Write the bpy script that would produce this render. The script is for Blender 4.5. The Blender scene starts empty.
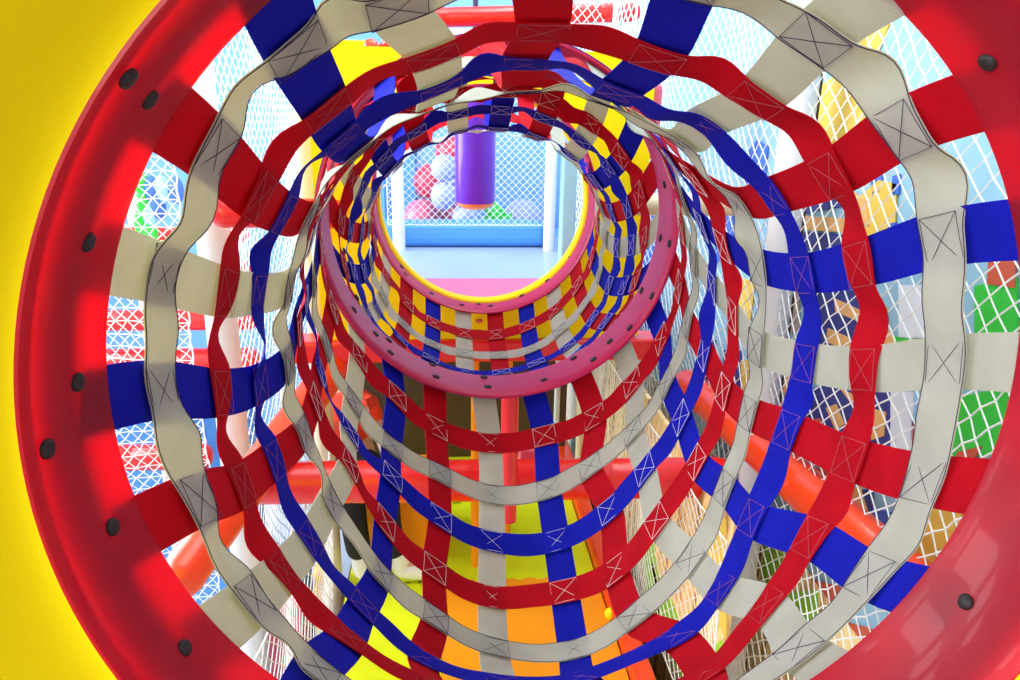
import bpy, math, random
from mathutils import Vector, Matrix
random.seed(7)
PI = math.pi
sc = bpy.context.scene
COL = sc.collection

# ------------------------------------------------------------------ camera
YAW, PITCH, ROLL = .0855, .2927, .0158
CAM = Vector((-.1054, 0, .2145)); F = 737.
fw = Vector((math.sin(YAW)*math.cos(PITCH), math.cos(YAW)*math.cos(PITCH), -math.sin(PITCH)))
rt = Vector((math.cos(YAW), -math.sin(YAW), 0)); up = rt.cross(fw)
rt, up = rt*math.cos(ROLL)+up*math.sin(ROLL), up*math.cos(ROLL)-rt*math.sin(ROLL)
cd = bpy.data.cameras.new('camera'); cam = bpy.data.objects.new('camera', cd); COL.objects.link(cam)
cd.sensor_width = 36; cd.lens = F/1020*36; cd.clip_start = .01; cd.clip_end = 100
m = Matrix((rt, up, -fw)).transposed().to_4x4(); m.translation = CAM
cam.matrix_world = m
sc.camera = cam

def ray(px, py): return fw + rt*((px-510)/F) - up*((py-340)/F)
def at(px, py, v, ax=1):
    """world point seen at a surveyed spot of the place, on the plane axis ax = v"""
    d = ray(px, py); return CAM + d*((v-CAM[ax])/d[ax])
def on_cyl(px, py, R, cx=0, cz=0):
    d = ray(px, py); ox, oz = CAM.x-cx, CAM.z-cz
    a = d.x*d.x+d.z*d.z; b = 2*(ox*d.x+oz*d.z); c = ox*ox+oz*oz-R*R
    t = (-b+math.sqrt(b*b-4*a*c))/2/a; P = CAM+d*t
    return math.atan2(P.x-cx, -(P.z-cz)), P.y

# --------------------------------------------------------------- materials
def mat(name, col, rough=.6, trans=0, tcol=None, bump=0, bscale=200, spec=.5, var=0, vscale=6, coat=0, metal=0):
    M = bpy.data.materials.new(name); M.use_nodes = True
    nt = M.node_tree; n = nt.nodes; l = nt.links; n.clear()
    out = n.new('ShaderNodeOutputMaterial'); p = n.new('ShaderNodeBsdfPrincipled')
    p.inputs['Base Color'].default_value = (*col, 1); p.inputs['Roughness'].default_value = rough
    p.inputs['Specular IOR Level'].default_value = spec; p.inputs['Metallic'].default_value = metal
    p.inputs['Coat Weight'].default_value = coat
    tc = n.new('ShaderNodeTexCoord')
    colsock = None
    if var:
        nz = n.new('ShaderNodeTexNoise'); nz.inputs['Scale'].default_value = vscale; nz.inputs['Detail'].default_value = 5
        l.new(tc.outputs['Object'], nz.inputs['Vector'])
        mr = n.new('ShaderNodeMapRange'); mr.inputs['To Min'].default_value = 1-var; mr.inputs['To Max'].default_value = 1+var
        mr.inputs['From Min'].default_value = .3; mr.inputs['From Max'].default_value = .7
        l.new(nz.outputs['Fac'], mr.inputs['Value'])
        hs = n.new('ShaderNodeHueSaturation'); hs.inputs['Color'].default_value = (*col, 1)
        l.new(mr.outputs['Result'], hs.inputs['Value']); l.new(hs.outputs['Color'], p.inputs['Base Color'])
    if bump:
        nz = n.new('ShaderNodeTexNoise'); nz.inputs['Scale'].default_value = bscale; nz.inputs['Detail'].default_value = 2
        l.new(tc.outputs['Object'], nz.inputs['Vector'])
        b = n.new('ShaderNodeBump'); b.inputs['Strength'].default_value = bump; b.inputs['Distance'].default_value = .002
        l.new(nz.outputs['Fac'], b.inputs['Height']); l.new(b.outputs['Normal'], p.inputs['Normal'])
    if trans:
        t = n.new('ShaderNodeBsdfTranslucent'); t.inputs['Color'].default_value = (*(tcol or col), 1)
        mx = n.new('ShaderNodeMixShader'); mx.inputs['Fac'].default_value = trans
        l.new(p.outputs[0], mx.inputs[1]); l.new(t.outputs[0], mx.inputs[2]); l.new(mx.outputs[0], out.inputs['Surface'])
    else: l.new(p.outputs[0], out.inputs['Surface'])
    return M
M = {}
M['strap_red']  = mat('red_webbing', (.52, .003, .014), .7, .24, (.65, .002, .006), .35, 700, .1, .12, 25)
M['strap_blue'] = mat('blue_webbing', (.007, .012, .42), .7, .12, (.02, .005, .45), .35, 700, .08, .12, 25)
M['strap_white']= mat('white_webbing', (.56, .575, .53), .8, .34, (.78, .72, .46), .5, 600, .15, .10, 20)
M['thread_white'] = mat('white_thread', (.85, .8, .8), .7)
M['thread_rose'] = mat('faded_rose_thread', (.42, .12, .16), .7)
M['thread_dark'] = mat('purple_thread', (.03, .015, .06), .7)
M['ring_red'] = mat('red_moulded_plastic', (.50, .005, .038), .42, .55, (1, .01, .015), .12, 90, .7, .06, 9, .15)
M['ring_pink'] = mat('pink_red_moulded_plastic', (.64, .014, .11), .38, .12, (.9, .03, .08), .1, 60, .4, .06, 6, 0)
M['panel_yellow'] = mat('yellow_moulded_plastic', (.98, .74, .001), .5, 0, None, .06, 300, .12, .02, 3)
M['bolt'] = mat('black_rubber_bolt_cap', (.012, .009, .009), .55, bump=.3, bscale=400)
M['pad_red'] = mat('red_vinyl_padding', (.80, .012, .012), .3, 0, None, .35, 18, .5, .04, 8, .2)
M['pad_orange_red'] = mat('orange_red_vinyl_padding', (.86, .055, .006), .32, 0, None, .35, 18, .5, .05, 8, .2)
M['pad_blue'] = mat('blue_vinyl_padding', (.03, .16, .75), .35, 0, None, .2, 18, .5, .04, 8, .1)
M['post_white'] = mat('white_padded_post_vinyl', (.74, .75, .79), .45, 0, None, .15, 20)
M['post_cream'] = mat('cream_padded_post_vinyl', (.72, .62, .42), .5, 0, None, .15, 20)
M['net_white'] = mat('white_knotted_cord', (.85, .88, .88), .7)
M['foam_orange'] = mat('orange_foam_mat', (.95, .34, .004), .6, 0, None, .2, 500, .3, .04, 5)
M['foam_lime'] = mat('lime_foam_mat', (.72, .83, .004), .6, 0, None, .2, 500, .3, .04, 5)
M['purple'] = mat('purple_vinyl', (.15, .02, .62), .3, .1, (.2, .03, .9), .3, 12, .5, .1, 5, .2)
M['orange'] = mat('orange_vinyl', (.9, .3, .03), .4)
M['pale_blue'] = mat('pale_blue_paint', (.30, .55, .72), .6, 0, None, .05, 20, .3, .03, 2)
M['far_blue'] = mat('soft_blue_board', (.19, .42, .78), .6, 0, None, .05, 20, .3, .03, 2)
M['sky_blue'] = mat('sky_blue_vinyl', (.08, .32, .82), .4, 0, None, .1, 20)
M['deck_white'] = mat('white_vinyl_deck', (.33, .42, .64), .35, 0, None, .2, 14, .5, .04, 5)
M['mat_pink'] = mat('pink_vinyl_mat', (.52, .10, .22), .4, 0, None, .2, 14, .5, .06, 6)
M['dark'] = mat('dark_brown_laminate', (.075, .035, .012), .6)
M['navy'] = mat('navy_print', (.035, .045, .26), .6)
M['royal'] = mat('royal_blue_print', (.05, .16, .66), .6)
M['gold'] = mat('gold_print', (.80, .55, .08), .6, var=.06)
M['tan_orange'] = mat('light_orange_print', (.82, .46, .16), .6, var=.05)
M['green'] = mat('bright_green_print', (.03, .60, .05), .55)
M['lime'] = mat('lime_print', (.30, .68, .04), .55)
M['brick'] = mat('brick_red_print', (.60, .10, .05), .6)
M['grey_brown'] = mat('grey_brown_print', (.42, .33, .28), .6)
M['print_white'] = mat('white_print', (.75, .82, .90), .6)
M['light_blue_print'] = mat('light_blue_print', (.30, .62, .92), .6)
M['concrete'] = mat('pale_grey_floor', (.5, .5, .52), .6, var=.05)
M['ball_red'] = mat('red_balloon', (.72, .05, .09), .3)
M['ball_lav'] = mat('lavender_white_balloon', (.34, .38, .74), .5)
M['ball_pink'] = mat('pink_red_balloon', (.75, .12, .20), .3)
M['black_cloth'] = mat('black_cotton', (.008, .008, .011), .85)
M['sock'] = mat('white_sock_knit', (.82, .84, .84), .8, bump=.3, bscale=400)
M['skin'] = mat('skin', (.62, .38, .27), .5)
M['hair'] = mat('black_hair', (.01, .008, .007), .5)
M['shirt'] = mat('red_orange_shirt', (.75, .05, .012), .7, var=.3, vscale=14)

def reed_mat():
    Mx = bpy.data.materials.new('reed_print'); Mx.use_nodes = True
    nt = Mx.node_tree; n = nt.nodes; l = nt.links; p = n['Principled BSDF']; p.inputs['Roughness'].default_value = .6
    tc = n.new('ShaderNodeTexCoord'); mp = n.new('ShaderNodeMapping'); mp.inputs['Scale'].default_value = (1, 24, 3.2)
    l.new(tc.outputs['Object'], mp.inputs['Vector'])
    nz = n.new('ShaderNodeTexNoise'); nz.inputs['Scale'].default_value = 1.0; nz.inputs['Detail'].default_value = 3
    l.new(mp.outputs['Vector'], nz.inputs['Vector'])
    cr = n.new('ShaderNodeValToRGB'); e = cr.color_ramp.elements
    e[0].position = .36; e[0].color = (.42, .22, .08, 1); e[1].position = .47; e[1].color = (.90, .62, .28, 1)
    x = e.new(.58); x.color = (1, .80, .38, 1); x = e.new(.70); x.color = (.62, .34, .14, 1)
    l.new(nz.outputs['Fac'], cr.inputs['Fac']); l.new(cr.outputs['Color'], p.inputs['Base Color'])
    return Mx
M['reed'] = reed_mat()

# ----------------------------------------------------------- mesh building
class MB:
    def __init__(s): s.v = []; s.f = []
    def box(s, a, b, R=None, c=None):
        i = len(s.v)
        for z in (a[2], b[2]):
            for y in (a[1], b[1]):
                for x in (a[0], b[0]):
                    p = Vector((x, y, z))
                    if R is not None: p = R @ (p-c) + c
                    s.v.append(p)
        s.f += [(i, i+2, i+3, i+1), (i+4, i+5, i+7, i+6), (i, i+1, i+5, i+4), (i+2, i+6, i+7, i+3), (i, i+4, i+6, i+2), (i+1, i+3, i+7, i+5)]
    def tube(s, pts, r, n=8, cap=True):
        pts = [Vector(p) for p in pts]; base = len(s.v); N = len(pts); prev = None
        for i, p in enumerate(pts):
            t = (pts[min(i+1, N-1)]-pts[max(i-1, 0)]).normalized()
            if prev is None:
                a = Vector((0, 0, 1)) if abs(t.z) < .9 else Vector((1, 0, 0)); u = t.cross(a).normalized()
            else: u = (prev - t*prev.dot(t)).normalized()
            prev = u; w = t.cross(u); rr = r[i] if isinstance(r, (list, tuple)) else r
            for k in range(n):
                a = 2*PI*k/n; s.v.append(p+u*(rr*math.cos(a))+w*(rr*math.sin(a)))
        for i in range(N-1):
            for k in range(n):
                a = base+i*n+k; b = base+i*n+(k+1) % n; s.f.append((a, b, b+n, a+n))
        if cap:
            s.f.append(tuple(base+k for k in range(n))[::-1]); s.f.append(tuple(base+(N-1)*n+k for k in range(n)))
    def ball(s, c, r, n=20, m_=12, sq=(1, 1, 1)):
        b = len(s.v); c = Vector(c)
        for j in range(m_+1):
            t = PI*j/m_
            for k in range(n):
                a = 2*PI*k/n; s.v.append(c+Vector((r*sq[0]*math.sin(t)*math.cos(a), r*sq[1]*math.sin(t)*math.sin(a), r*sq[2]*math.cos(t))))
        for j in range(m_):
            for k in range(n):
                a = b+j*n+k; d = b+j*n+(k+1) % n; s.f.append((a, a+n, d+n, d))
    def lathe(s, prof, c=(0, 0), n=160, closed=True):
        """revolve (radius, y) around the tunnel direction; c = axis x, z"""
        b = len(s.v); K = len(prof)
        for i in range(n):
            a = 2*PI*i/n
            for r, y in prof: s.v.append(Vector((c[0]+r*math.sin(a), y, c[1]-r*math.cos(a))))
        for i in range(n):
            j = (i+1) % n
            for k in range(K if closed else K-1):
                q = (k+1) % K; s.f.append((b+i*K+k, b+j*K+k, b+j*K+q, b+i*K+q))
    def ribbon(s, cs, ws, ns, hw, th):
        """band: centres, unit width vectors, unit normals"""
        b = len(s.v)
        for i, (c, w, nn) in enumerate(zip(cs, ws, ns)):
            h = hw[i] if isinstance(hw, list) else hw
            for a in (-1, -.33, .33, 1): s.v.append(c+w*(h*a)+nn*(th/2*(1 if abs(a) < .9 else .6)))
            for a in (1, .33, -.33, -1): s.v.append(c+w*(h*a)-nn*(th/2*(1 if abs(a) < .9 else .6)))
        for i in range(len(cs)-1):
            for k in range(8):
                q = (k+1) % 8; s.f.append((b+i*8+k, b+i*8+q, b+i*8+8+q, b+i*8+8+k))
        s.f.append(tuple(b+k for k in range(8))[::-1]); s.f.append(tuple(b+(len(cs)-1)*8+k for k in range(8)))
    def poly(s, pts, d):
        """flat outline with thickness vector d"""
        b = len(s.v); n = len(pts); s.v += [Vector(p) for p in pts]; s.v += [Vector(p)+d for p in pts]
        s.f.append(tuple(range(b, b+n))); s.f.append(tuple(range(b+2*n-1, b+n-1, -1)))
        for i in range(n): j = (i+1) % n; s.f.append((b+i, b+n+i, b+n+j, b+j))
    def build(s, name, mt, parent=None, smooth=False, bevel=0, origin=None):
        me = bpy.data.meshes.new(name)
        if origin is None:
            if parent is not None: origin = Vector((0, 0, 0))
            else:
                origin = Vector((sum(v.x for v in s.v)/len(s.v), sum(v.y for v in s.v)/len(s.v), min(v.z for v in s.v)))
        off = Vector(origin) + (parent['_o'] and Vector(parent['_o']) if parent is not None else Vector((0, 0, 0)))
        me.from_pydata([tuple(v-off) for v in s.v], [], s.f); me.update()
        import bmesh
        bm = bmesh.new(); bm.from_mesh(me); bmesh.ops.recalc_face_normals(bm, faces=bm.faces); bm.to_mesh(me); bm.free()
        if smooth: me.shade_smooth()
        me.materials.append(M[mt] if isinstance(mt, str) else mt)
        o = bpy.data.objects.new(name, me); COL.objects.link(o)
        if parent is not None: o.parent = parent
        else: o.location = origin
        o['_o'] = tuple(off)
        if bevel:
            b = o.modifiers.new('bevel', 'BEVEL'); b.width = bevel; b.segments = 3
        if smooth:
            w = o.modifiers.new('edges', 'EDGE_SPLIT'); w.split_angle = math.radians(50)
        return o
def tag(o, label=None, cat=None, group=None, kind=None):
    if label: o['label'] = label
    if cat: o['category'] = cat
    if group: o['group'] = group
    if kind: o['kind'] = kind
    return o
def empty(name, loc):
    o = bpy.data.objects.new(name, None); COL.objects.link(o); o.location = loc; o.empty_display_size = .05
    o['_o'] = tuple(loc); return o
def quick(name, mt, fn, label, cat, group=None, parent=None, smooth=False, bevel=0, kind=None):
    b = MB(); fn(b); o = b.build(name, mt, parent, smooth, bevel)
    return tag(o, label, cat, group, kind)

# --------------------------------------------------------- the net tunnels
N = 21
HALF = .0255
def spline(P, n=6):
    out = []
    for i in range(len(P)-1):
        p0 = P[max(i-1, 0)]; p1 = P[i]; p2 = P[i+1]; p3 = P[min(i+2, len(P)-1)]
        for j in range(n):
            t = j/n
            out.append(.5*((2*p1)+(p2-p0)*t+(2*p0-5*p1+4*p2-p3)*t*t+(3*p1-p0-3*p2+p3)*t*t*t))
    out.append(P[-1].copy()); return out

def net_tunnel(name, label, nodes, strap_cols, hoop_cols, seed, hems, fine=True, jx=.005):
    """nodes[k][j]: strap k at station j; stations 0 and last sit on the rings"""
    rnd = random.Random(seed)
    S = len(nodes[0]); cen = [sum((nodes[k][j] for k in range(N)), Vector())/N for j in range(S)]
    root = empty(name, (cen[S//2].x, cen[S//2].y, min(p.z for r in nodes for p in r)))
    tag(root, label, 'net tunnel')
    def circ(k, j): return (nodes[(k+1) % N][j]-nodes[(k-1) % N][j]).normalized()
    for k in range(N):
        P = nodes[k]; cs = spline(P, 5); W = spline([circ(k, j) for j in range(S)], 5)
        ws, ns = [], []
        for i, c in enumerate(cs):
            t = (cs[min(i+1, len(cs)-1)]-cs[max(i-1, 0)]).normalized()
            w = W[i]; w = (w-t*w.dot(t)).normalized(); ws.append(w); ns.append(t.cross(w))
        b = MB(); b.ribbon(cs, ws, ns, HALF, .0016); b.build('lengthwise_strap', 'strap_'+strap_cols[k], root, True)
    for j in range(1, S-1):
        colr = hoop_cols[j-1]
        cs, ws, ns = [], [], []; ph = rnd.uniform(0, 6)
        n = 14 if fine else 8
        js = []
        for k in range(N):
            a = nodes[k][j]; q = nodes[(k+1) % N][j]
            inn = lambda kk: ((cen[j]-nodes[kk % N][j]).normalized())
            am = nodes[(k-1) % N][j]; qq = nodes[(k+2) % N][j]
            dist = (q-a).length
            ta = (nodes[k][j+1]-nodes[k][j-1]).normalized(); tq = (nodes[(k+1) % N][j+1]-nodes[(k+1) % N][j-1]).normalized()
            fr = HALF*1.02/dist           # part of the gap that lies on the strap
            fr = min(fr, .42)
            low = 1-.85*max(0, inn(k).z)      # the loaded lower half hangs smooth, sides and top buckle
            bul = rnd.uniform(.004, .014)*(1 if rnd.random() < .75 else -1)*low; tw = rnd.uniform(-.42, .42)*low; sh = rnd.uniform(-1, 1)*jx*low
            topness = max(0, inn(k).z*-1) * .0
            js.append(k)
            for i in range(n):
                t = i/n
                u = 0 if t < fr else (1 if t > 1-fr else (t-fr)/(1-2*fr))
                p = .5*((2*a)+(q-am)*t+(2*am-5*a+4*q-qq)*t*t+(3*a-am-3*q+qq)*t**3)
                s = math.sin(PI*u)**1.3 if 0 < u < 1 else 0
                inw = inn(k)*(1-t)+inn(k+1)*t; inw.normalize()
                tt = (ta*(1-t)+tq*t).normalized()
                p = p + inw*(.0048 - s*bul) + tt*(s*sh)
                # tiny wave of the whole band
                p = p + tt*(.0025*math.sin(ph+2.1*k+t*2))
                cs.append(p); 
                tang = (q-a).normalized()
                w = (tt-tang*tt.dot(tang)).normalized(); nn = tang.cross(w).normalized()
                ang = tw*s
                w2 = w*math.cos(ang)+nn*math.sin(ang); n2 = nn*math.cos(ang)-w*math.sin(ang)
                ws.append(w2); ns.append(n2)
        for _ in range(5 if fine else 1):
            L = len(cs)
            cs = [(cs[i-1]+cs[i]*2+cs[(i+1) % L])/4 for i in range(L)]
            ws = [(ws[i-1]+ws[i]*2+ws[(i+1) % L]).normalized() for i in range(L)]
            tg = [(cs[(i+1) % L]-cs[i-1]).normalized() for i in range(L)]
            ws = [(w-t*w.dot(t)).normalized() for w, t in zip(ws, tg)]
            ns = [t.cross(w).normalized() for w, t in zip(ws, tg)]
        cs.append(cs[0]); ws.append(ws[0]); ns.append(ns[0])
        b = MB(); b.ribbon(cs, ws, ns, HALF*.97, .0016)
        h = b.build('cross_strap', 'strap_'+colr, root, True)
        # box-and-cross stitching where the hoop is sewn to each lengthwise strap
        dark = colr == 'white'
        rr = (.00032 if dark else .00022) if j < 4 and fine else .00036
        for k in range(N):
            b = MB()
            c = nodes[k][j]; inw = (cen[j]-c).normalized(); tt = (nodes[k][j+1]-nodes[k][j-1]).normalized(); cc = circ(k, j)
            e = HALF*.93; f = HALF*.88
            off = inw*.0061
            o = tt*(.0025*math.sin(ph+2.1*k))
            cor = [c+off+o+cc*(sx*e)+tt*(sy*f) for sx, sy in ((-1, -1), (1, -1), (1, 1), (-1, 1))]
            for x, y in ((0, 1), (1, 2), (2, 3), (3, 0), (0, 2), (1, 3)):
                b.tube([cor[x], (cor[x]+cor[y])/2+inw*.0004, cor[y]], rr, 4)
            b.build('box_stitching', 'thread_dark' if dark else ('thread_rose' if fine and j < 4 else 'thread_white'), h)
        if dark and fine:
            b = MB()
            for sg in (-1, 1):
                ln = [c+w*(HALF*.955*sg)-n_*0 for c, w, n_ in zip(cs, ws, ns)]
                inl = [(cen[j]-c).normalized() for c in cs]
                b.tube([p+q_*.0011 for p, q_ in zip(ln, inl)], .00045, 4)
            b.build('edge_stitching', 'thread_dark', h)
    for (y0, y1, R, cx, cz) in hems:
        b = MB(); b.lathe([(R, y0), (R, y1), (R+.0018, y1), (R+.0018, y0)], (cx, cz), 120); b.build('hem_strap', 'strap_blue', root, True)
    return root

# surveyed crossings of the near net: hoop -> strap -> where it is seen
J = {
0:{13:(294,47),14:(210,150),15:(155,272),16:(157,390),17:(196,500),18:(250,603),19:(315,671),12:(395,0),9:(821,33),8:(906,127),7:(947,238),6:(952,362),5:(927,480),4:(872,577),3:(802,652)},
1:{13:(325,106),14:(256,195),15:(222,292),16:(218,393),17:(240,486),18:(281,574),19:(346,640),12:(432,52),11:(542,27),10:(659,54),9:(759,96),8:(833,174),7:(863,263),6:(867,369),5:(851,459),4:(813,539),3:(768,607),2:(706,675)},
2:{13:(339,136),14:(281,212),15:(255,294),16:(256,385),17:(272,461),18:(309,541),19:(362,609),20:(423,661),12:(440,85),11:(525,59),10:(621,89),9:(706,122),8:(776,195),7:(807,273),6:(806,362),5:(790,430),4:(754,520),3:(721,590),2:(678,638),1:(581,680)},
3:{13:(357,150),14:(305,218),15:(286,287),16:(286,363),17:(301,435),18:(329,503),19:(379,575),20:(435,621),0:(494,649),1:(574,652),2:(635,619),3:(692,560),4:(726,489),5:(751,414),6:(758,346),7:(760,266),8:(741,202)},
4:{0:(492,600),1:(565,594),2:(617,570),3:(658,523),20:(434,570),19:(384,525),18:(348,466)},
5:{0:(492,544),1:(557,542),2:(611,512),3:(646,471),20:(440,521),19:(391,478)},
6:{0:(492,497),1:(549,490),2:(591,469),20:(439,476)},
7:{0:(490,446),1:(545,438),2:(595,418),20:(436,429),19:(396,398)}}
YH = [.61, .735, .86, .975, 1.09, 1.20, 1.32, 1.44]
Y0, Y1 = .505, 1.535
def param(k, y):
    s = (y-Y0)/(Y1-Y0); s = min(max(s, 0), 1)
    th = (k*360/N-6.9+1.9*s)*PI/180
    R = .368; x = R*math.sin(th); z = -R*math.cos(th)
    g = (s**.75)*(1-s)/.41*.96 if s > 0 else 0
    g = 4*s*(1-s)*(1.12-.25*s)
    c = math.cos(th)
    drop = .10+.035*(1-abs(c)) + (.14*c if c > 0 else 0)
    return Vector((x*(1-.06*4*s*(1-s)), y, z-drop*g))
nodes = []
res = {}
for h, y in enumerate(YH):
    known = {}
    for k, q in J[h].items():
        known[k] = at(q[0], q[1], y)-param(k, y)
    if h >= 4:
        for k in (7, 8, 9, 10, 11, 12, 13, 14): known.setdefault(k, Vector((0, 0, 0)))
    ks = sorted(known)
    for k in range(N):
        if k in known: res[k, h] = known[k]; continue
        lo = max([q for q in ks if q < k] or [ks[-1]-N]); hi = min([q for q in ks if q > k] or [ks[0]+N])
        t = (k-lo)/(hi-lo); res[k, h] = known[lo % N]*(1-t)+known[hi % N]*t
for k in range(N):
    row = [param(k, Y0)]+[param(k, y)+res[k, h] for h, y in enumerate(YH)]+[param(k, Y1)]
    nodes.append(row)
C3 = ['white', 'blue', 'red']
net_tunnel('net_tunnel', 'large near tunnel of red, blue and white webbing straps between the two big rings', nodes,
           [C3[k % 3] for k in range(N)], ['white', 'red', 'blue', 'white', 'red', 'blue', 'white', 'red'], 3,
           [(.462, .509, .3795, 0, 0), (1.503, 1.553, .372, 0, 0)])
# far net
YH2 = [1.69, 1.77, 1.90, 2.03, 2.16]
A0, A1 = 1.60, 2.27
nodes2 = []
for k in range(N):
    row = []
    for y in [A0]+YH2+[A1]:
        s = (y-A0)/(A1-A0); th = (k*360/N-11.5)*PI/180; R = .366-.028*s; cx = .006*s; cz = -.035*s
        c = math.cos(th); drop = (.10-.01*c*(1 if c > 0 else 0)+(-.045*c if c < 0 else 0))*(4*s*(1-s))**.8
        if 0 < s < 1: drop += random.uniform(-.004, .004)
        row.append(Vector((cx+R*math.sin(th)*(1-.05*4*s*(1-s)), y, cz-R*math.cos(th)-drop)))
    nodes2.append(row)
C4 = ['white', 'red', 'blue']
net_tunnel('net_tunnel', 'smaller far tunnel of webbing straps between the pink middle ring and the yellow panel', nodes2,
           [C4[k % 3] for k in range(N)], ['blue', 'white', 'blue', 'white', 'red'][:5] if False else ['red', 'blue', 'blue', 'white', 'red'], 11,
           [], fine=False, jx=.008)

# ----------------------------------------------------------------- rings
def bolt(parent, th, y, R, cx, cz, r=.0066, h=.0035):
    b = MB(); inw = Vector((-math.sin(th), 0, math.cos(th))); base = Vector((cx, y, cz))-inw*R
    u = Vector((0, 1, 0)); w = inw.cross(u)
    n = 16; i0 = len(b.v)
    for rr, hh in ((r, -.001), (r, h*.45), (r*.8, h*.85), (r*.4, h)):
        for q in range(n): a = 2*PI*q/n; b.v.append(base+inw*hh+u*(rr*math.cos(a))+w*(rr*math.sin(a)))
    for s in range(3):
        for q in range(n): b.f.append((s*n+q, s*n+(q+1) % n, (s+1)*n+(q+1) % n, (s+1)*n+q))
    b.f.append(tuple(range(3*n, 4*n))); b.f.append(tuple(range(n))[::-1])
    return b.build('bolt', 'bolt', parent, True)
def ring(label, prof, mt, c, bolts, Rf, ybase, r, lean=0):
    b = MB(); b.lathe(prof, c, 200)
    for v in b.v: v.x += lean*max(0, .5-v.y)
    inner = [q for i, q in enumerate(prof) if i == 0 or (q[1] > prof[i-1][1] and all(prof[t+1][1] > prof[t][1] for t in range(i)))]
    root = empty('tunnel_ring', (c[0], ybase, c[1]-Rf))
    tag(root, label, 'tunnel ring')
    b.build('ring_band', mt, root, True)
    for px, py in bolts:
        R_ = Rf; sx = 0
        for _ in range(4):
            th, y = on_cyl(px, py, R_, c[0]+sx, c[1]); sx = lean*max(0, .5-y)
            pr = inner
            for (ra, ya), (rb, yb) in zip(pr, pr[1:]):
                if ya <= y <= yb: R_ = ra+(rb-ra)*(y-ya)/(yb-ya)
        bolt(root, th, y, R_-.0002, c[0]+sx, c[1], r)
    return root
near_prof = [(.3755, .438), (.375, .446), (.373, .458), (.3665, .475), (.3655, .50), (.3625, .52), (.360, .532), (.3605, .54), (.364, .541), (.368, .52), (.3715, .5), (.373, .478), (.3785, .46), (.380, .438)]
ring('big red ring with black bolts framing the near opening beside the yellow panel', near_prof, 'ring_red', (0, 0),
     [(129,80),(149,99),(87,242),(77,382),(47,449),(112,527),(184,648),(988,62),(966,602)], .3695, .44, .0068, .12)
mb = [(344,251),(356.6,297.6),(354,310),(375.6,334),(388.7,340.5),(390.5,352.8),(432.3,365),(436,377),(484,377.4),(488,387),(544,380),(573.8,358.3),(593.6,359.5),(610,341.6),(630,327.8),(641.7,290.5),(652,296),(660.6,238),(669.6,243.6),(664.7,184.7)]
ring('pink-red middle ring with two rows of dark bolts, joining the two strap tunnels',
     [(.366, 1.497), (.3625, 1.503), (.3605, 1.52), (.360, 1.60), (.361, 1.618), (.365, 1.618), (.3655, 1.60), (.366, 1.52), (.372, 1.503), (.371, 1.497)], 'ring_pink', (0, 0), mb, .3603, 1.55, .0085)
FC = (.006, -.035)
ff = [(431.5,293.8),(462,305),(478.5,304.2),(490.8,306),(521.7,295.9),(582.3,225.7),(569,256.9),(557,268),(547.4,280.7),(401.5,267),(405.5,274.3)]
ring('small pink ring fixed to the round hole of the far yellow panel',
     [(.339, 2.245), (.3345, 2.252), (.333, 2.27), (.333, 2.345), (.339, 2.345), (.340, 2.27), (.343, 2.252), (.343, 2.245)], 'ring_pink', FC, ff, .3333, 2.3, .0085)

# ---------------------------------------------------------- yellow panels
def panel_with_hole(b, c, hole, x0, x1, z0, z1, yf, yb, n=160, inset=()):
    """rectangular panel with a round moulded hole; inset = (radius, y) rows of the mouth between hole and face"""
    rows = [[(c[0]+hole*math.sin(2*PI*i/n), yb, c[1]-hole*math.cos(2*PI*i/n)) for i in range(n)]]
    for r, y in inset: rows.append([(c[0]+r*math.sin(2*PI*i/n), y, c[1]-r*math.cos(2*PI*i/n)) for i in range(n)])
    def edge(i, y):
        sx, sz = math.sin(2*PI*i/n), -math.cos(2*PI*i/n); t = 1e9
        if sx > 1e-6: t = min(t, (x1-c[0])/sx)
        if sx < -1e-6: t = min(t, (x0-c[0])/sx)
        if sz > 1e-6: t = min(t, (z1-c[1])/sz)
        if sz < -1e-6: t = min(t, (z0-c[1])/sz)
        return (c[0]+sx*t, y, c[1]+sz*t)
    rows.append([edge(i, yf) for i in range(n)]); rows.append([edge(i, yb) for i in range(n)])
    base = len(b.v)
    for r in rows: b.v += [Vector(p) for p in r]
    K = len(rows)
    for a in range(K):
        q = (a+1) % K
        for i in range(n): j = (i+1) % n; b.f.append((base+a*n+i, base+a*n+j, base+q*n+j, base+q*n+i))
b = MB(); panel_with_hole(b, (.0072, 0), .3765, -1.25, .70, -.50, .60, .368, .452, inset=[(.3767, .4385), (.379, .4375), (.383, .435), (.389, .428), (.396, .416), (.403, .402), (.410, .388), (.417, .377), (.425, .371), (.436, .3685), (.45, .368)])
near_panel = b.build('opening_board', 'panel_yellow', None, True)
tag(near_panel, 'smooth yellow moulded panel at the left edge around the big red ring', 'panel')
fp = empty('opening_board', (.03, 2.40, -.492)); tag(fp, 'square yellow panel around the small far ring, above the red deck padding', 'panel')
b = MB(); panel_with_hole(b, FC, .325, -.52, .53, -.492, .41, 2.352, 2.40, inset=[(.325, 2.36), (.329, 2.350), (.336, 2.347), (.345, 2.352)])
b.build('panel_board', 'panel_yellow', fp, True)
b = MB(); c = at(479, 321, 2.35); b.ball(c, .011, 16, 10, (1.2, .4, .7)); b.build('handhold_plug', 'brick', fp, True)

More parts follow.
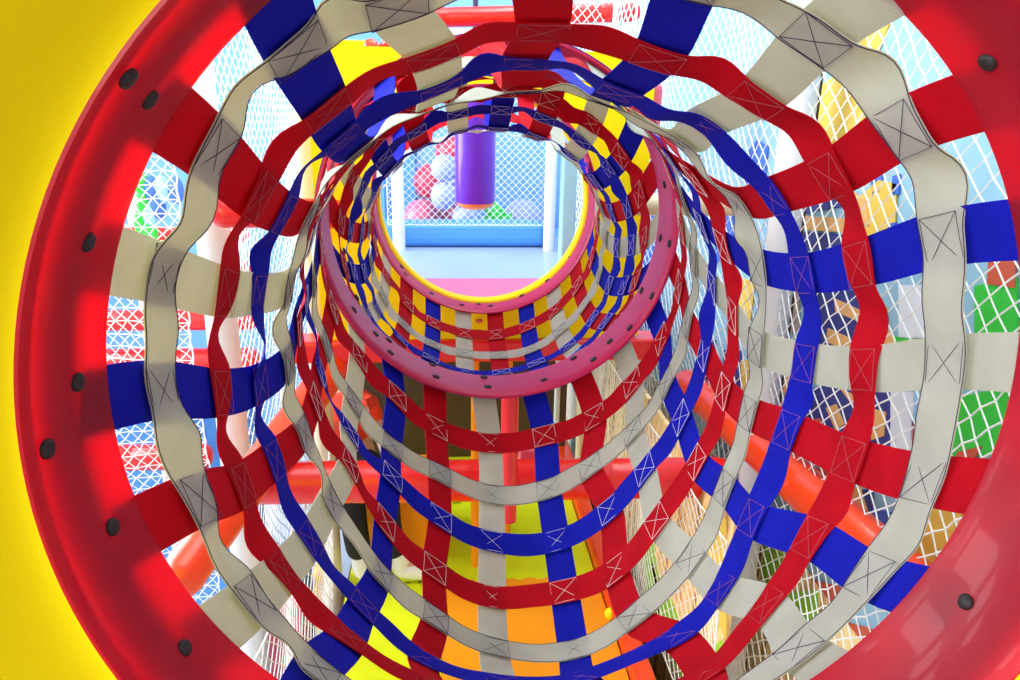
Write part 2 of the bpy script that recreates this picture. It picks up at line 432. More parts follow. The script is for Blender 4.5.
# -------------------------------------------------------- pipes and posts
def pad_tube(name, mt, pts, r, label, cat, group=None, n=24, seams=True):
    """padded pipe: rounded ends, faint sewn seams"""
    P = [Vector(p) for p in pts]; a, q = P[0], P[-1]; L = (q-a).length; d = (q-a)/L
    cs, rs = [a, a+d*r*.08, a+d*r*.3, a+d*r*.7], [r*.3, r*.62, r*.88, r]
    k = max(1, int(L/.32))
    for i in range(1, k):
        s = a+d*(L*i/k)
        if seams: cs += [s-d*.006, s, s+d*.006]; rs += [r, r*.975, r]
    cs += [q-d*r*.7, q-d*r*.3, q-d*r*.08, q]; rs += [r, r*.88, r*.62, r*.3]
    b = MB(); b.tube(cs, rs, n); o = b.build(name, mt, None, True); return tag(o, label, cat, group)
FLOOR = -1.5
pad_tube('padded_beam', 'pad_red', [(-.78, 1.99, -.815), (.76, 1.99, -.835)], .062, 'red padded crossbeam running left to right under the tunnel', 'beam')
pad_tube('padded_beam', 'pad_orange_red', [(.80, 2.62, -.75), (.80, .95, -.64)], .058, 'orange-red padded beam slanting to the lower right behind the straps', 'beam')
pad_tube('padded_beam', 'pad_orange_red', [at(172, 590, 1.55), at(346, 350, 2.45)], .055, 'orange-red padded beam rising steeply on the left behind the blue strap', 'beam')
pad_tube('padded_beam', 'pad_red', [at(211, 212, 2.12), at(345, 214, 2.3)], .044, 'short red padded rail ending beside the left white post', 'beam')
def post(x, y, r, z0, z1, mt, label, group=None):
    b = MB(); b.tube([(x, y, z0), (x, y, z1)], r, 24)
    root = b.build('padded_post', mt, None, True); tag(root, label, 'post', group)
    zz = z0+.35
    while zz < z1 and r > .01:
        c = MB(); c.tube([(x, y, zz-.004), (x, y, zz+.004)], r*1.015, 24); zz += .9
        c.build('joint_band', mt, root, True)
    return root
post(-.80, 2.24, .047, -2.7, 1.9, 'post_white', 'tall white padded post on the left beside the red rail end')
post(.80, 1.93, .043, -2.7, 1.9, 'post_white', 'tall white padded post on the right behind the blue and red straps')
post(-.56, 2.50, .035, -2.7, 1.2, 'post_cream', 'cream padded post on the left beside the seated child')
p_ = at(581, 420, 3.1); post(p_.x, 3.1, .020, FLOOR, -.565, 'post_cream', 'thin cream post under the far deck at right')
p_ = at(557, 400, 3.3); post(p_.x, 3.3, .014, FLOOR, -.565, 'post_white', 'thinnest grey-white post under the far deck')
p_ = at(509, 440, 1.9); post(p_.x, 1.885, .024, -.90, at(509, 388, 1.885).z, 'pad_red', 'short bright red padded post standing against the crossbeam below the middle ring')
p_ = at(475, 440, 2.56); post(p_.x, 2.56, .015, FLOOR, -.57, 'foam_orange', 'orange padded post between floor and far deck')
p_ = at(507, 520, 2.7); post(p_.x, 2.72, .016, FLOOR, -.57, 'foam_orange', 'orange padded post right of its twin, partly behind the grey strap')
post(.850, 1.93, .0045, -2.7, 1.6, 'dark', 'thin black cable post beside the right white post')
p0 = at(735, 208, 1.9)
pad_tube('padded_beam', 'post_cream', [(p0.x-.22, 2.15, p0.z-.02), (.80, 2.0, p0.z)], .032, 'cream horizontal rail meeting the right white post', 'beam')

# deck edge and far deck
quick('deck_padding', 'pad_red', lambda b: b.box((-.66, 2.33, -.568), (.60, 2.45, -.493)), 'long red padding strip along the far deck edge under the yellow panel', 'padding', bevel=.012)
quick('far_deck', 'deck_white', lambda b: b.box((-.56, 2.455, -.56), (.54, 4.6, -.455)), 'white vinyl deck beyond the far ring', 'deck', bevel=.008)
quick('floor_cushion', 'mat_pink', lambda b: b.box((-.5, 2.47, -.4545), (.5, 3.08, -.440)), 'pink floor mat just inside the far round opening', 'mat', bevel=.005)
quick('foam_block', 'sky_blue', lambda b: b.box((-.50, 3.92, -.455), (.44, 4.15, -.325)), 'long blue foam bolster lying at the back of the white deck', 'foam block', bevel=.05)
# purple punch bag
bx, by = .008, 3.15
bag = empty('punching_bag', (bx, by, -.14)); tag(bag, 'purple hanging punch bag with orange bottom seen through the far ring', 'punch bag')
zb = at(476, 203, by).z; ztop = at(476, 86, by).z
b = MB(); b.tube([(bx, by, zb), (bx, by, zb+.01), (bx, by, zb+.2), (bx, by, ztop)], [.078, .084, .084, .084], 32); b.build('bag_body', 'purple', bag, True)
b = MB(); b.tube([(bx, by, zb-.026), (bx, by, zb-.02), (bx, by, zb-.008), (bx, by, zb+.002)], [.03, .055, .074, .08], 32); b.build('bag_bottom', 'orange', bag, True)
b = MB(); b.tube([(bx, by, ztop), (bx, by, 1.2)], .01, 8); b.build('hanging_strap', 'thread_dark', bag)
# far room frame
for px, lb in ((398, 'white frame post at left of the far net, beside the balloons'), (550, 'white frame post at right of the far net')):
    q = at(px, 200, 3.86); post(q.x, 3.86, .032 if px < 500 else .030, -.455, .95, 'post_white', lb)
pad_tube('padded_beam', 'post_white', [(-.42, 3.90, .60), (.46, 3.90, .60)], .03, 'white rail across the top of the far net', 'beam')

# -------------------------------------------------------------- netting
def net(name, label, origin, U, V, nu, nv, cell, r, jit, group=None, asp=1.0, seed=1, tri=False):
    """diamond netting in the plane origin + u*U + v*V"""
    rnd = random.Random(seed); U = Vector(U); V = Vector(V); nrm = U.cross(V).normalized(); o = Vector(origin)
    cu, cv = cell, cell*asp
    pt = {}
    def P(i, j):
        if (i, j) not in pt:
            pt[i, j] = o+U*((i+rnd.uniform(-1, 1)*jit)*cu/2)+V*((j+rnd.uniform(-1, 1)*jit)*cv/2)+nrm*(rnd.uniform(-1, 1)*jit*.01+.02*math.sin(i*.21)*math.sin(j*.13))
        return pt[i, j]
    b = MB()
    for s in (1, -1):
        for start in range(-nv, nu+nv+1, 2):
            run = []
            for j in range(nv+1):
                i = start+s*j
                if 0 <= i <= nu: run.append(P(i, j))
            if len(run) > 1: b.tube(run, r, 4, False)
    if tri:
        for j in range(0, nv+1, 2):
            b.tube([P(i, j) for i in range(0, nu+1, 2)], r, 4, False)
    for (i0, j0, i1, j1) in ((0, 0, nu, 0), (0, nv, nu, nv), (0, 0, 0, nv), (nu, 0, nu, nv)):
        n_ = max(abs(i1-i0), abs(j1-j0))
        b.tube([P(round(i0+(i1-i0)*t/n_), round(j0+(j1-j0)*t/n_)) for t in range(0, n_+1)], r*1.6, 5)
    o_ = b.build(name, 'net_white', None); return tag(o_, label, 'net', group)
net('safety_net', 'white diamond safety net on the right in front of the painted wall', (.80, .62, -2.65), (0, 1, 0), (0, 0, 1), 118, 164, .058, .0019, .12, asp=.95, seed=2)
net('safety_net', 'dense triangular white net at far left in front of the red bars', (-2.75, 2.26, -1.7), (1, 0, 0), (0, 0, 1), 100, 150, .037, .0017, .18, asp=1.1, seed=3, tri=True)
net('safety_net', 'fine white net low on the right in front of the reed-pattern board', (.595, 1.60, -1.49), (0, 1, 0), (0, 0, 1), 100, 26, .052, .0015, .08, seed=12)
net('safety_net', 'white net running back from the left white post', (-.86, 2.30, -2.0), (0, 1, 0), (0, 0, 1), 60, 110, .062, .0021, .15, seed=4)
net('safety_net', 'white diamond net across the far room in front of the balloons', (-.42, 3.90, -.33), (1, 0, 0), (0, 0, 1), 46, 48, .038, .0015, .05, seed=5)
net('safety_net', 'white net along the right side of the far room', (.52, 2.6, -.44), (0, 1, 0), (0, 0, 1), 50, 48, .05, .0022, .05, seed=6)
net('safety_net', 'white net panel hanging upper middle behind the top straps', (.30, 2.9, .45), (.9, .436, 0), (0, 0, 1), 14, 30, .04, .002, .05, seed=8)

# -------------------------------------------------------------- balloons
for i, (px, py, r, mt, lb, dp) in enumerate((
    (450, 152, 15, 'ball_red', 'red balloon, topmost in the cluster behind the far net', 2),
    (430, 182, 17, 'ball_red', 'red balloon at the left side of the cluster', 2),
    (444, 168, 13, 'ball_lav', 'upper lavender balloon of the cluster, between two red ones', 0),
    (459, 180, 13, 'ball_lav', 'lavender balloon partly behind the purple bag', 1),
    (444, 196, 13.5, 'ball_lav', 'lowest lavender balloon above the large pink ones', 0),
    (422, 219, 19, 'ball_pink', 'large pink balloon at lower left behind the far net', 1),
    (447, 214, 16, 'ball_pink', 'pink-red balloon at the foot of the cluster, right of the largest', 2),
    (465, 217, 13, 'ball_lav', 'pale balloon low beneath the purple bag', 0),
    (522, 222, 22, 'ball_lav', 'pale dome-shaped balloon right of the green plant', 2))):
    Y = 4.25+.11*dp; c = at(px, py, Y); rr = r/F*(Y*.97)
    root = MB(); root.ball(c, rr, 24, 14, (1, 1, 1.05)); o = root.build('balloon', mt, None, True); tag(o, lb, 'balloon', 'balloons behind the far net')
    k = MB(); k.tube([c-Vector((0, 0, rr*1.04)), c-Vector((0, 0, rr*1.04+.012))], [.004, .009], 8); k.build('knot', mt, o, True)
# spiky green plant
gp = MB(); c = at(500, 226, 4.3)
for (dx, dz, w) in ((-14, 18, 7), (-6, 26, 8), (4, 17, 7), (12, 12, 7), (18, 2, 6), (-18, 8, 6), (0, 6, 14)):
    tip = c+Vector((dx*.0058, -.03*math.sin(dx), dz*.0058)); w_ = w*.0058
    gp.tube([c+Vector((dx*.002, 0, -.05)), (c*.45+tip*.55), c*.1+tip*.9, tip], [w_*.9, w_*1.0, w_*.35, .002], 10)
tag(gp.build('decorative_plant', 'green', None, True), 'spiky green plant decoration beside the purple bag', 'plant')
# walls of the far room
quick('wall_back', 'far_blue', lambda b: b.box((-5, 6.4, -2.7), (5, 6.5, 3.2)), None, None, kind='structure')
quick('wall_board', 'sky_blue', lambda b: b.box((-.80, 4.6, -.45), (-.30, 4.64, .12)), 'deep blue wall board at left behind the balloons', 'board', bevel=.01)
quick('wall_board', 'far_blue', lambda b: b.box((-.30, 4.62, -.45), (.95, 4.66, 1.0)), 'pale blue wall board behind the purple bag', 'board', bevel=.01)
quick('wall_left', 'pale_blue', lambda b: b.box((-4.1, .2, -2.7), (-4.0, 6.4, 3.2)), None, None, kind='structure')
quick('floor', 'concrete', lambda b: b.box((-4.1, -2, -2.8), (1.0, 6.5, -2.7)), None, None, kind='structure')
quick('wall_right', 'pale_blue', lambda b: b.box((.92, .45, -2.7), (1.0, 6.4, 2.2)), None, None, kind='structure')

# ---------------------------------------------------- painted right wall
mural = empty('wall_mural', (.9, 3, -2.68)); tag(mural, 'painted wall mural of coloured patches on pale blue behind the right net', 'mural')
def patch(name, mt, pts, dx=0):
    q = [at(x, y, .918, 0) for x, y in pts]
    if min(p.y for p in q) < .45 or max(p.y for p in q) > 6.3: q = [Vector((p.x, min(max(p.y, .46), 6.3), max(p.z, -2.68))) for p in q]
    q = [Vector((p.x-dx, p.y, max(p.z, -2.68))) for p in q]
    b = MB(); b.poly(q, Vector((-.004, 0, 0))); return b.build(name, mt, mural)
b = MB(); b.box((.908, .5, -2.68), (.918, 6.3, -1.02)); b.build('reed_print', 'reed', mural)
reed = empty('reed_board', (.65, 3, -2.2)); tag(reed, 'tan reed-pattern board with green leaves low on the right beside the red kerb', 'board')
b = MB(); b.box((.645, 1.66, -2.2), (.660, 4.3, -.80)); b.build('board_face', 'reed', reed)
def leaf(name, mt, pts):
    b = MB(); b.poly([at(x, y, .645, 0) for x, y in pts], Vector((-.003, 0, 0))); b.build(name, mt, reed)
def P4(x0, y0, x1, y1, sk=0): return [(x0, y0), (x1, y0+sk), (x1, y1+sk), (x0, y1)]
for nm, mt, pts in (
    ('gold_patch', 'gold', [(812, 92), (845, 70), (866, 118), (862, 150), (838, 152), (812, 140)]),
    ('gold_patch', 'gold', [(858, 60), (866, 20), (884, 2), (898, 6), (884, 40), (872, 70)]),
    ('blue_patch', 'royal', [(744, 158), (758, 140), (769, 146), (766, 180), (746, 186)]),
    ('blue_patch', 'royal', P4(716, 188, 734, 262)),
    ('gold_patch', 'gold', [(742, 278), (756, 282), (750, 330), (738, 326)]),
    ('blue_patch', 'royal', P4(640, 200, 662, 330)),
    ('gold_patch', 'gold', [(862, 196), (880, 180), (898, 184), (896, 232), (878, 246), (862, 236)]),
    ('orange_patch', 'tan_orange', [(856, 192), (868, 200), (872, 226), (858, 220)]),
    ('navy_patch', 'royal', [(872, 180), (882, 174), (886, 190), (874, 196)]),
    ('navy_patch', 'royal', [(894, 176), (901, 174), (900, 194), (893, 196)]),
    ('navy_patch', 'royal', [(890, 224), (897, 222), (895, 244), (888, 246)]),
    ('navy_patch', 'navy', P4(804, 198, 846, 214, -8)), ('orange_patch', 'tan_orange', P4(804, 216, 846, 230, 2)),
    ('navy_patch', 'navy', P4(804, 232, 846, 250, 2)), ('orange_patch', 'gold', P4(802, 252, 846, 262, 0)),
    ('navy_patch', 'navy', P4(814, 290, 862, 350)), ('orange_patch', 'tan_orange', [(836, 298), (862, 310), (862, 322), (838, 312)]),
    ('orange_patch', 'tan_orange', [(830, 328), (852, 338), (852, 350), (828, 342)]),
    ('orange_patch', 'gold', P4(878, 308, 888, 350)), ('orange_patch', 'tan_orange', [(880, 318), (898, 340), (896, 352), (880, 350)]),
    ('white_patch', 'print_white', P4(900, 285, 946, 338)), ('green_patch', 'green', [(894, 336), (936, 342), (932, 352), (900, 352)]),
    ('navy_patch', 'navy', [(796, 400), (822, 384), (892, 392), (892, 450), (846, 446), (798, 436)]),
    ('orange_patch', 'tan_orange', [(828, 408), (838, 404), (846, 424), (838, 430)]), ('orange_patch', 'tan_orange', [(842, 388), (858, 396), (854, 404)]),
    ('orange_patch', 'tan_orange', [(872, 408), (888, 412), (886, 436), (874, 440)]), ('orange_patch', 'gold', [(864, 420), (872, 440), (866, 448)]),
    ('red_patch', 'brick', [(810, 420), (822, 418), (826, 436), (812, 438)]),
    ('white_patch', 'print_white', P4(892, 392, 916, 450)), ('light_blue_patch', 'light_blue_print', [(916, 392), (930, 392), (918, 440), (912, 440)]),
    ('red_patch', 'brick', [(930, 402), (944, 420), (930, 444), (914, 456), (916, 424)]),
    ('green_patch', 'green', [(926, 388), (942, 388), (942, 410), (934, 406)]),
    ('green_patch', 'green', [(976, 286), (1018, 278), (1020, 340), (976, 338)]), ('red_patch', 'brick', [(992, 256), (1018, 248), (1018, 288), (990, 284)]),
    ('green_patch', 'green', [(956, 398), (1012, 386), (1000, 456), (952, 456)]), ('red_patch', 'brick', [(960, 452), (985, 446), (975, 462), (958, 462)]),
    ('gold_patch', 'gold', [(900, 506), (970, 508), (955, 570), (895, 560)]),
    ('red_patch', 'brick', P4(788, 468, 835, 505)), ('brown_patch', 'tan_orange', [(828, 500), (862, 486), (878, 540), (850, 548), (826, 530)]),
    ('navy_patch', 'navy', [(862, 490), (874, 488), (872, 545), (858, 548)]), ('blue_patch', 'royal', [(874, 508), (892, 512), (880, 545), (870, 542)]),
    ('lime_patch', 'lime', [(768, 545), (792, 556), (780, 605), (764, 600)]), ('lime_patch', 'lime', [(796, 592), (822, 590), (822, 640), (788, 640), (780, 612)]),
    ('navy_patch', 'navy', [(798, 600), (812, 610), (806, 640), (800, 632)]), ('orange_patch', 'brick', [(814, 580), (858, 590), (842, 612), (824, 616)]),
    ('orange_patch', 'brick', [(840, 620), (880, 630), (850, 660)]), ('blue_patch', 'royal', [(848, 622), (868, 628), (862, 646)]),
    ('brown_patch', 'grey_brown', P4(748, 540, 766, 680)), ('brown_patch', 'grey_brown', P4(772, 288, 800, 332)), ('brown_patch', 'grey_brown', P4(770, 366, 800, 420)),
    ('orange_patch', 'tan_orange', [(786, 376), (798, 380), (796, 394), (784, 392)]),
    ('lime_patch', 'lime', [(640, 520), (652, 500), (662, 640), (650, 650)]), ('lime_patch', 'lime', [(652, 560), (672, 600), (690, 650), (684, 680), (662, 640)]),
    ('lime_patch', 'lime', [(690, 640), (706, 655), (722, 640), (730, 680), (694, 680)]),
    ('gold_patch', 'gold', [(700, 505), (742, 520), (734, 640), (708, 600)]),
    ('blue_patch', 'navy', P4(700, 340, 716, 385)), ('blue_patch', 'navy', P4(724, 350, 742, 400)), ('gold_patch', 'gold', P4(742, 360, 752, 400)),
    ('brown_patch', 'grey_brown', P4(718, 405, 760, 440))):
    if min(p[1] for p in pts) >= 500 and max(p[0] for p in pts) < 745 and mt in ('lime', 'gold'):
        leaf('leaf_patch', mt, [(min(a, 727), b_) for a, b_ in pts]); continue
    patch(nm, mt, pts, .010 if mt in ('lime', 'gold') and pts[0][1] > 480 else (.003 if mt in ('tan_orange', 'brick') else 0))

# ---------------------------------------------------------- left backdrop
for z, (x0, x1), r, lb in ((-.275, (-2.9, -.95), .032, 'topmost thin'), (-.42, (-2.9, -.95), .032, 'second thin'), (-.65, (-2.9, -.95), .045, 'middle'), (-.84, (-2.9, -.95), .06, 'thickest'), (-1.3, (-2.9, -1.2), .06, 'lowest')):
    pad_tube('padded_beam', 'pad_red', [(x0, 3.2, z), (x1, 3.2, z)], r, lb+' red horizontal bar of the rack behind the left nets', 'beam', 'red bars behind the left nets')
post(-2.05, 3.3, .05, -2.7, 1.9, 'post_white', 'white post behind the left nets, crossing the red bars')
post(-1.45, 3.35, .045, -2.7, 1.9, 'post_white', 'white post behind the left nets, nearest the tunnel')
quick('foam_block', 'sky_blue', lambda b: b.box((-2.7, 3.5, -2.7), (-1.2, 4.0, -1.05)), 'blue foam block low behind the left nets', 'foam block', bevel=.03)
for (px, py, Y, a0, a1, mt, lb) in ((285, 622, 2.35, -.16, .07, 'ball_pink', 'pink-red foam pillar low behind the lower left net'),
                                    (292, 572, 2.75, -.42, .06, 'sky_blue', 'blue foam pillar low behind the pink one'),
                                    (325, 585, 2.62, -.05, .05, 'gold', 'yellow foam pillar low beside the cream post')):
    c = at(px, py, Y); quick('foam_pillar', mt, lambda b: b.box((c.x+a0, Y, -2.7), (c.x+a1, Y+.12, c.z+.06)), lb, 'foam block', bevel=.02)
net('safety_net', 'fine white net hanging low on the left beside the foam mats', (-.545, 1.35, -2.6), (0, 1, 0), (0, 0, 1), 42, 64, .052, .0016, .08, seed=14)
for i, (px, py, mt) in enumerate(((143, 200, 'green'), (141, 222, 'green'), (150, 215, 'light_blue_print'), (140, 182, 'green'), (158, 205, 'royal'), (163, 190, 'light_blue_print'), (152, 190, 'royal'), (176, 190, 'royal'), (150, 232, 'green'))):
    c = at(px, py, 2.9); s = MB(); s.ball(c, .035, 14, 10, (.8, .8, 1.5)); o = s.build('play_ball', mt, None, True)
    cn = {'green': 'green', 'light_blue_print': 'light blue', 'royal': 'dark blue'}[mt]
    pos = {0: 'in the middle of the green column', 1: 'second from the bottom of the green column', 3: 'topmost of the green column', 8: 'lowest and rightmost of the green ones', 2: 'lowest of the blue ones', 4: 'right of the lowest light blue one', 5: 'high beside the dark blue ones', 6: 'next to the topmost green one', 7: 'nearest the red strap'}[i]
    tag(o, f'{cn} oval ball behind the left net, {pos}', 'ball', 'oval balls behind the left net')

# ------------------------------------------------------------- top clutter
c = at(349, 66, 2.75)
quick('foam_block', 'panel_yellow', lambda b: b.box((c.x-.055, 2.75, c.z-.12), (c.x+.10, 2.82, c.z+.085)), 'yellow foam board at upper left above the far panel', 'board', bevel=.01)
pad_tube('padded_beam', 'pad_red', [at(340, 100, 2.9), at(420, 8, 2.7)], .022, 'thin red rail slanting at upper left behind the white strap', 'beam')
pad_tube('padded_beam', 'pad_red', [at(350, 20, 3.0), at(640, 12, 3.0)], .035, 'red rail across the top of the view', 'beam')
c = at(371, 47, 2.6); quick('play_ball', 'pad_orange_red', lambda b: b.ball(c, .026, 16, 10), 'small red ball finial beside the yellow board', 'ball', smooth=True)
c = at(392, 90, 4.35)
quick('padded_post', 'pad_blue', lambda b: b.box((c.x-.07, 4.35, -.4545), (c.x-.0, 4.42, c.z+.22)), 'blue padded upright at upper left of the far room', 'post', bevel=.012)
c = at(566, 80, 2.95)
quick('padded_post', 'pale_blue', lambda b: b.box((c.x-.0, 2.95, -.4545), (c.x+.06, 3.02, c.z+.16)), 'pale blue padded upright at the right of the far room', 'post', bevel=.012)
c = at(660, 115, 2.3); quick('foam_block', 'ball_pink', lambda b: b.box((c.x-.03, 2.45, c.z-.14), (c.x+.05, 2.6, c.z+.10)), 'pink-red foam upright right of the tunnel top', 'foam block', bevel=.02)

# ------------------------------------------------------------- floor mats
def foam_tile(x0, y0, w, l, mt, label, group):
    """square foam tile with interlocking teeth along its near edge"""
    pts = [(x0, y0+l), (x0, y0)]; n = 15; tw = w/n
    for i in range(n):
        a = x0+i*tw; d = -.012 if i % 2 else 0
        pts += [(a+tw*(.12 if i % 2 else -.0), y0+d), (a+tw*(.88 if i % 2 else 1.0), y0+d)]
    pts += [(x0+w, y0+l)]
    seen = []; [seen.append(p) for p in pts if not seen or (abs(seen[-1][0]-p[0])+abs(seen[-1][1]-p[1])) > 1e-6]
    z = FLOOR if mt == 'foam_lime' else FLOOR-.0012
    b = MB(); b.poly([(x, y, z-.018) for x, y in seen], Vector((0, 0, .018)))
    tag(b.build('foam_mat', mt, None), label, 'foam mat', group)
for i, (x, w_) in enumerate(((-.50, .358), (-.14, .598))):
    side = ('left', 'right')[i]
    foam_tile(x, 2.47, w_, .60, 'foam_lime', f'lime yellow foam mat, {side} one of the lime pair in front of the far deck', 'lime foam mats')
    foam_tile(x, 3.07, w_, .48, 'foam_lime', f'lime yellow foam mat, {side} one of the pair under the far deck', 'lime foam mats')
    if i: foam_tile(x, 1.87, w_, .598, 'foam_orange', 'orange foam mat whose teeth meet the right lime mat', 'orange foam mats')
    else: foam_tile(x, 1.87, w_, .598, 'foam_lime', 'lime yellow foam mat nearest the camera, left of the orange mats', 'lime foam mats')
    foam_tile(x, 1.27, w_, .598, 'foam_orange', f'orange foam mat, {side} one of the row nearest the camera', 'orange foam mats')
quick('platform_base', 'dark', lambda b: b.box((-.51, 1.2, -2.7), (.54, 4.2, FLOOR-.02)), 'brown platform box under the foam mats', 'platform')
edge = empty('edge_padding', (.49, 2.3, FLOOR)); tag(edge, 'red padded kerb along the right edge of the foam mats', 'padding')
b = MB(); b.box((.462, 1.25, FLOOR-.016), (.53, 4.0, FLOOR+.05)); b.build('kerb_pad', 'pad_orange_red', edge, bevel=.015)
c = at(624, 612, FLOOR+.02, 2); b = MB(); b.ball(Vector((.462, c.y, FLOOR+.015)), .022, 16, 10); b.build('yellow_plug', 'foam_lime', edge, True)
quick('foam_step', 'foam_orange', lambda b: b.box((-.495, 2.62, FLOOR), (-.20, 2.95, -1.19)), 'orange foam step block under the seated child', 'foam block', bevel=.015)
quick('under_deck_shade', 'dark', lambda b: b.box((-.7, 3.55, FLOOR), (.5, 3.75, -.565)), 'dark wall standing in for the shade under the far deck', 'shade wall')  # dark colour replaces shade here, hiding the lit lime mats behind
c = at(527, 455, 2.1); quick('foam_block', 'ball_pink', lambda b: b.box((c.x-.025, 2.08, c.z-.03), (c.x+.025, 2.13, c.z+.025)), 'small pink pad sitting on the red crossbeam', 'foam block', bevel=.006)

# ------------------------------------------------------------------ child
def skin_mesh(name, mt, pts, edges, parent, sub=2, root_i=0):
    me = bpy.data.meshes.new(name); o_ = Vector(parent['_o']) if parent else Vector((0, 0, 0))
    me.from_pydata([tuple(Vector(p[:3])-o_) for p in pts], edges, []); o = bpy.data.objects.new(name, me); COL.objects.link(o)
    if parent: o.parent = parent
    sk = o.modifiers.new('skin', 'SKIN'); sk.use_smooth_shade = True
    for i, p in enumerate(pts):
        r = p[3]; me.skin_vertices[0].data[i].radius = (r, r) if not isinstance(r, tuple) else r
    me.skin_vertices[0].data[root_i].use_root = True
    s = o.modifiers.new('sub', 'SUBSURF'); s.levels = s.render_levels = sub
    me.materials.append(M[mt]); o['_o'] = tuple(o_); return o
kid = empty('person', (-.42, 2.62, FLOOR)); tag(kid, 'seated child in black trousers and white socks on the orange step', 'person')
hx, hy, hz = -.49, 2.72, -1.10
body = [(hx, hy, hz, .075), (hx-.02, hy+.03, hz+.12, .07), (hx-.03, hy+.04, hz+.24, .08), (hx-.03, hy+.03, hz+.33, .035), (hx-.02, hy+.01, hz+.39, .05), (hx-.02, hy+.0, hz+.45, .062), (hx-.02, hy+.01, hz+.50, .05),
        (hx+.07, hy-.03, hz+.25, .034), (hx+.12, hy-.07, hz+.12, .026), (hx+.15, hy-.14, hz+.06, .019),
        (hx-.12, hy+.03, hz+.25, .034), (hx-.15, hy-.06, hz+.12, .026), (hx-.08, hy-.13, hz+.06, .019),
        (hx+.05, hy-.02, hz-.02, .062), (hx+.13, hy-.17, hz-.02, .052), (hx+.15, hy-.22, hz-.20, .036), (hx+.19, hy-.24, hz-.33, .030), (hx+.30, hy-.25, hz-.365, .027),
        (hx-.06, hy-.02, hz-.02, .062), (hx+.0, hy-.20, hz-.01, .052), (hx+.03, hy-.25, hz-.20, .036), (hx+.04, hy-.24, hz-.33, .028), (hx+.12, hy-.27, hz-.365, .024)]
be = [(0, 1), (1, 2), (2, 3), (3, 4), (4, 5), (5, 6), (2, 7), (7, 8), (8, 9), (2, 10), (10, 11), (11, 12), (0, 13), (13, 14), (14, 15), (15, 16), (16, 17), (0, 18), (18, 19), (19, 20), (20, 21), (21, 22)]
skin_mesh('body', 'skin', body, be, kid)
def grow(i, d): p = body[i]; return (*p[:3], p[3]+d)
skin_mesh('trousers', 'black_cloth', [(hx, hy, hz, .088), grow(13, .012), grow(14, .012), grow(15, .014), (hx+.185, hy-.235, hz-.30, .055), grow(18, .012), grow(19, .012), grow(20, .014), (hx+.038, hy-.242, hz-.30, .055), (hx-.01, hy+.01, hz+.07, .080)],
          [(0, 1), (1, 2), (2, 3), (3, 4), (0, 5), (5, 6), (6, 7), (7, 8), (0, 9)], kid)
skin_mesh('shirt', 'shirt', [(hx, hy, hz+.05, .086), (hx-.02, hy+.03, hz+.12, .084), (hx-.03, hy+.04, hz+.24, .090), (hx-.03, hy+.03, hz+.305, .045), grow(7, .012), (hx+.10, hy-.05, hz+.17, .036), grow(10, .012), (hx-.14, hy-.02, hz+.17, .036)],
          [(0, 1), (1, 2), (2, 3), (2, 4), (4, 5), (2, 6), (6, 7)], kid)
for s, (i, j) in enumerate(((16, 17), (21, 22))):
    a, q = body[i], body[j]
    skin_mesh('sock', 'sock', [(a[0], a[1], a[2]+.07, .040), grow(i, .012), (a[0]+.005, a[1]-.005, a[2]-.022, .040), (a[0]+.05, a[1]-.01, a[2]-.026, .036), (q[0], q[1], q[2]+.008, .033), (q[0]+.04, q[1]-.01, q[2]+.012, .016)],
              [(0, 1), (1, 2), (2, 3), (3, 4), (4, 5)], kid)
b = MB(); b.ball((hx-.022, hy+.015, hz+.465), .072, 20, 12, (.95, 1, .95)); b.build('hair', 'hair', kid, True)
for s, ax in ((1, hx+.15), (-1, hx-.08)):   # hands resting on the knees
    w = Vector((ax, hy-.14 if s > 0 else hy-.13, hz+.055))
    pts = [(*w, .017), (*(w+Vector((.005, -.03, -.005))), .017)]; ed = [(0, 1)]
    for f_, (dx, L) in enumerate(((-.016, .030), (-.006, .036), (.005, .035), (.015, .028))):
        i = len(pts); pts += [(*(w+Vector((dx, -.048, -.006))), .0065), (*(w+Vector((dx*1.1, -.048-L*.5, -.012))), .006), (*(w+Vector((dx*1.1, -.048-L*.8, -.026))), .005)]
        ed += [(1, i), (i, i+1), (i+1, i+2)]
    i = len(pts); pts += [(*(w+Vector((.022*s, -.022, -.004))), .0075), (*(w+Vector((.03*s, -.042, -.010))), .006)]; ed += [(0, i), (i, i+1)]
    skin_mesh('hand', 'skin', pts, ed, kid, 1)
for s in (-1, 1):
    b = MB(); b.ball((hx-.02+s*.024, hy-.058, hz+.455), .007, 10, 8); b.build('eye', 'hair', kid, True)

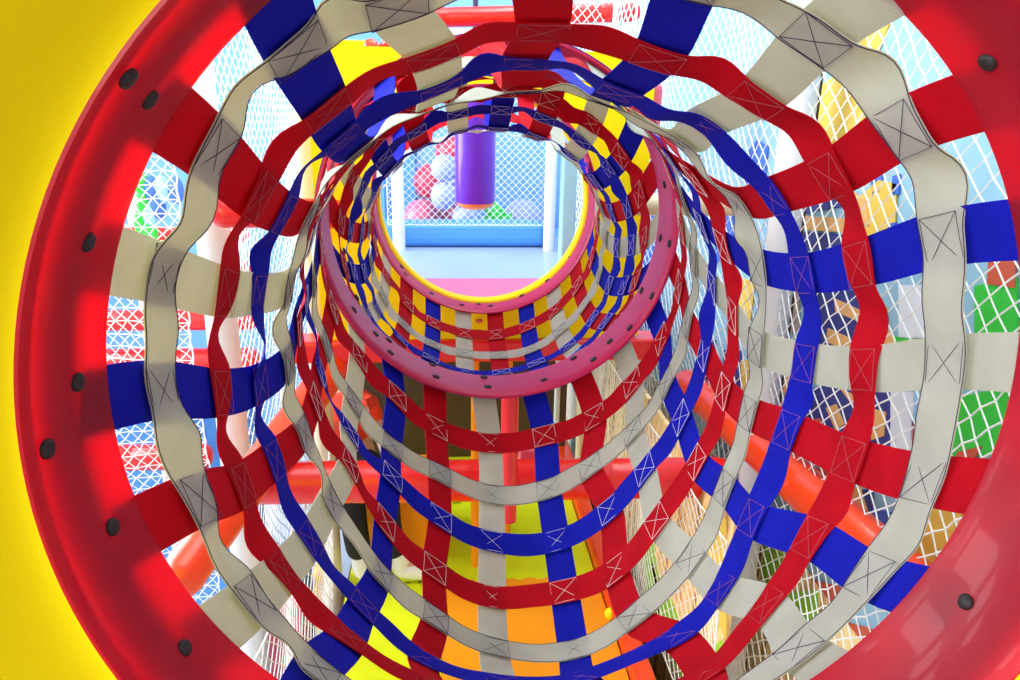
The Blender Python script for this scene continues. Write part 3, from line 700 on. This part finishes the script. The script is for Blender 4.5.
# ------------------------------------------------------------------ light
w = bpy.data.worlds.new('world'); sc.world = w; w.use_nodes = True; nt = w.node_tree; n = nt.nodes; l = nt.links
bg = n['Background']; tc = n.new('ShaderNodeTexCoord'); sp = n.new('ShaderNodeSeparateXYZ'); cr = n.new('ShaderNodeValToRGB')
l.new(tc.outputs['Generated'], sp.inputs[0]); mr = n.new('ShaderNodeMapRange'); mr.inputs['From Min'].default_value = -1
l.new(sp.outputs['Z'], mr.inputs['Value']); l.new(mr.outputs['Result'], cr.inputs['Fac']); l.new(cr.outputs['Color'], bg.inputs['Color'])
e = cr.color_ramp.elements; e[0].position = .3; e[0].color = (.55, .55, .60, 1); e[1].position = .6; e[1].color = (.86, .94, 1, 1)
bg.inputs['Strength'].default_value = .85
def area(name, loc, target, size, power, col=(1, 1, 1), sy=None):
    d = bpy.data.lights.new(name, 'AREA'); d.shape = 'RECTANGLE'; d.size = size; d.size_y = sy or size; d.energy = power; d.color = col
    o = bpy.data.objects.new(name, d); COL.objects.link(o); o.location = loc
    o.rotation_euler = (Vector(target)-Vector(loc)).to_track_quat('-Z', 'Y').to_euler(); return o
area('window_light', (-3.9, 2.4, .5), (0, 1.6, -.5), 4.2, 900, (.93, .97, 1), 3.6)
area('ceiling_or_fill_lamp', (-.2, 1.8, 3.2), (.1, 1.8, -.8), 2.4, 80, (.95, .98, 1))
area('ceiling_or_fill_lamp', (-1.7, -2.0, 1.0), (0, 1.9, -1.3), 1.6, 100, (1, .98, .96))  # added fill behind the camera, brightens floor mats and yellow panel
area('ceiling_or_fill_lamp', (.68, 3.2, 1.7), (.84, 3.5, -2), .5, 42, (1, .97, .92), 2.4)  # added fill above the view, lifts the dark reed area at right
area('ceiling_or_fill_lamp', (.2, 3.6, 2.4), (0, 3.6, -.4), 1.2, 5, (.8, .9, 1))
v = sc.view_settings; v.view_transform = 'Standard'; v.look = 'None'; v.exposure = 0; v.gamma = 1; v.use_curve_mapping = False
sc.cycles.use_denoising = True
sc.cycles.max_bounces = 8; sc.cycles.transparent_max_bounces = 8
for o in list(bpy.data.objects):
    if '_o' in o: del o['_o']
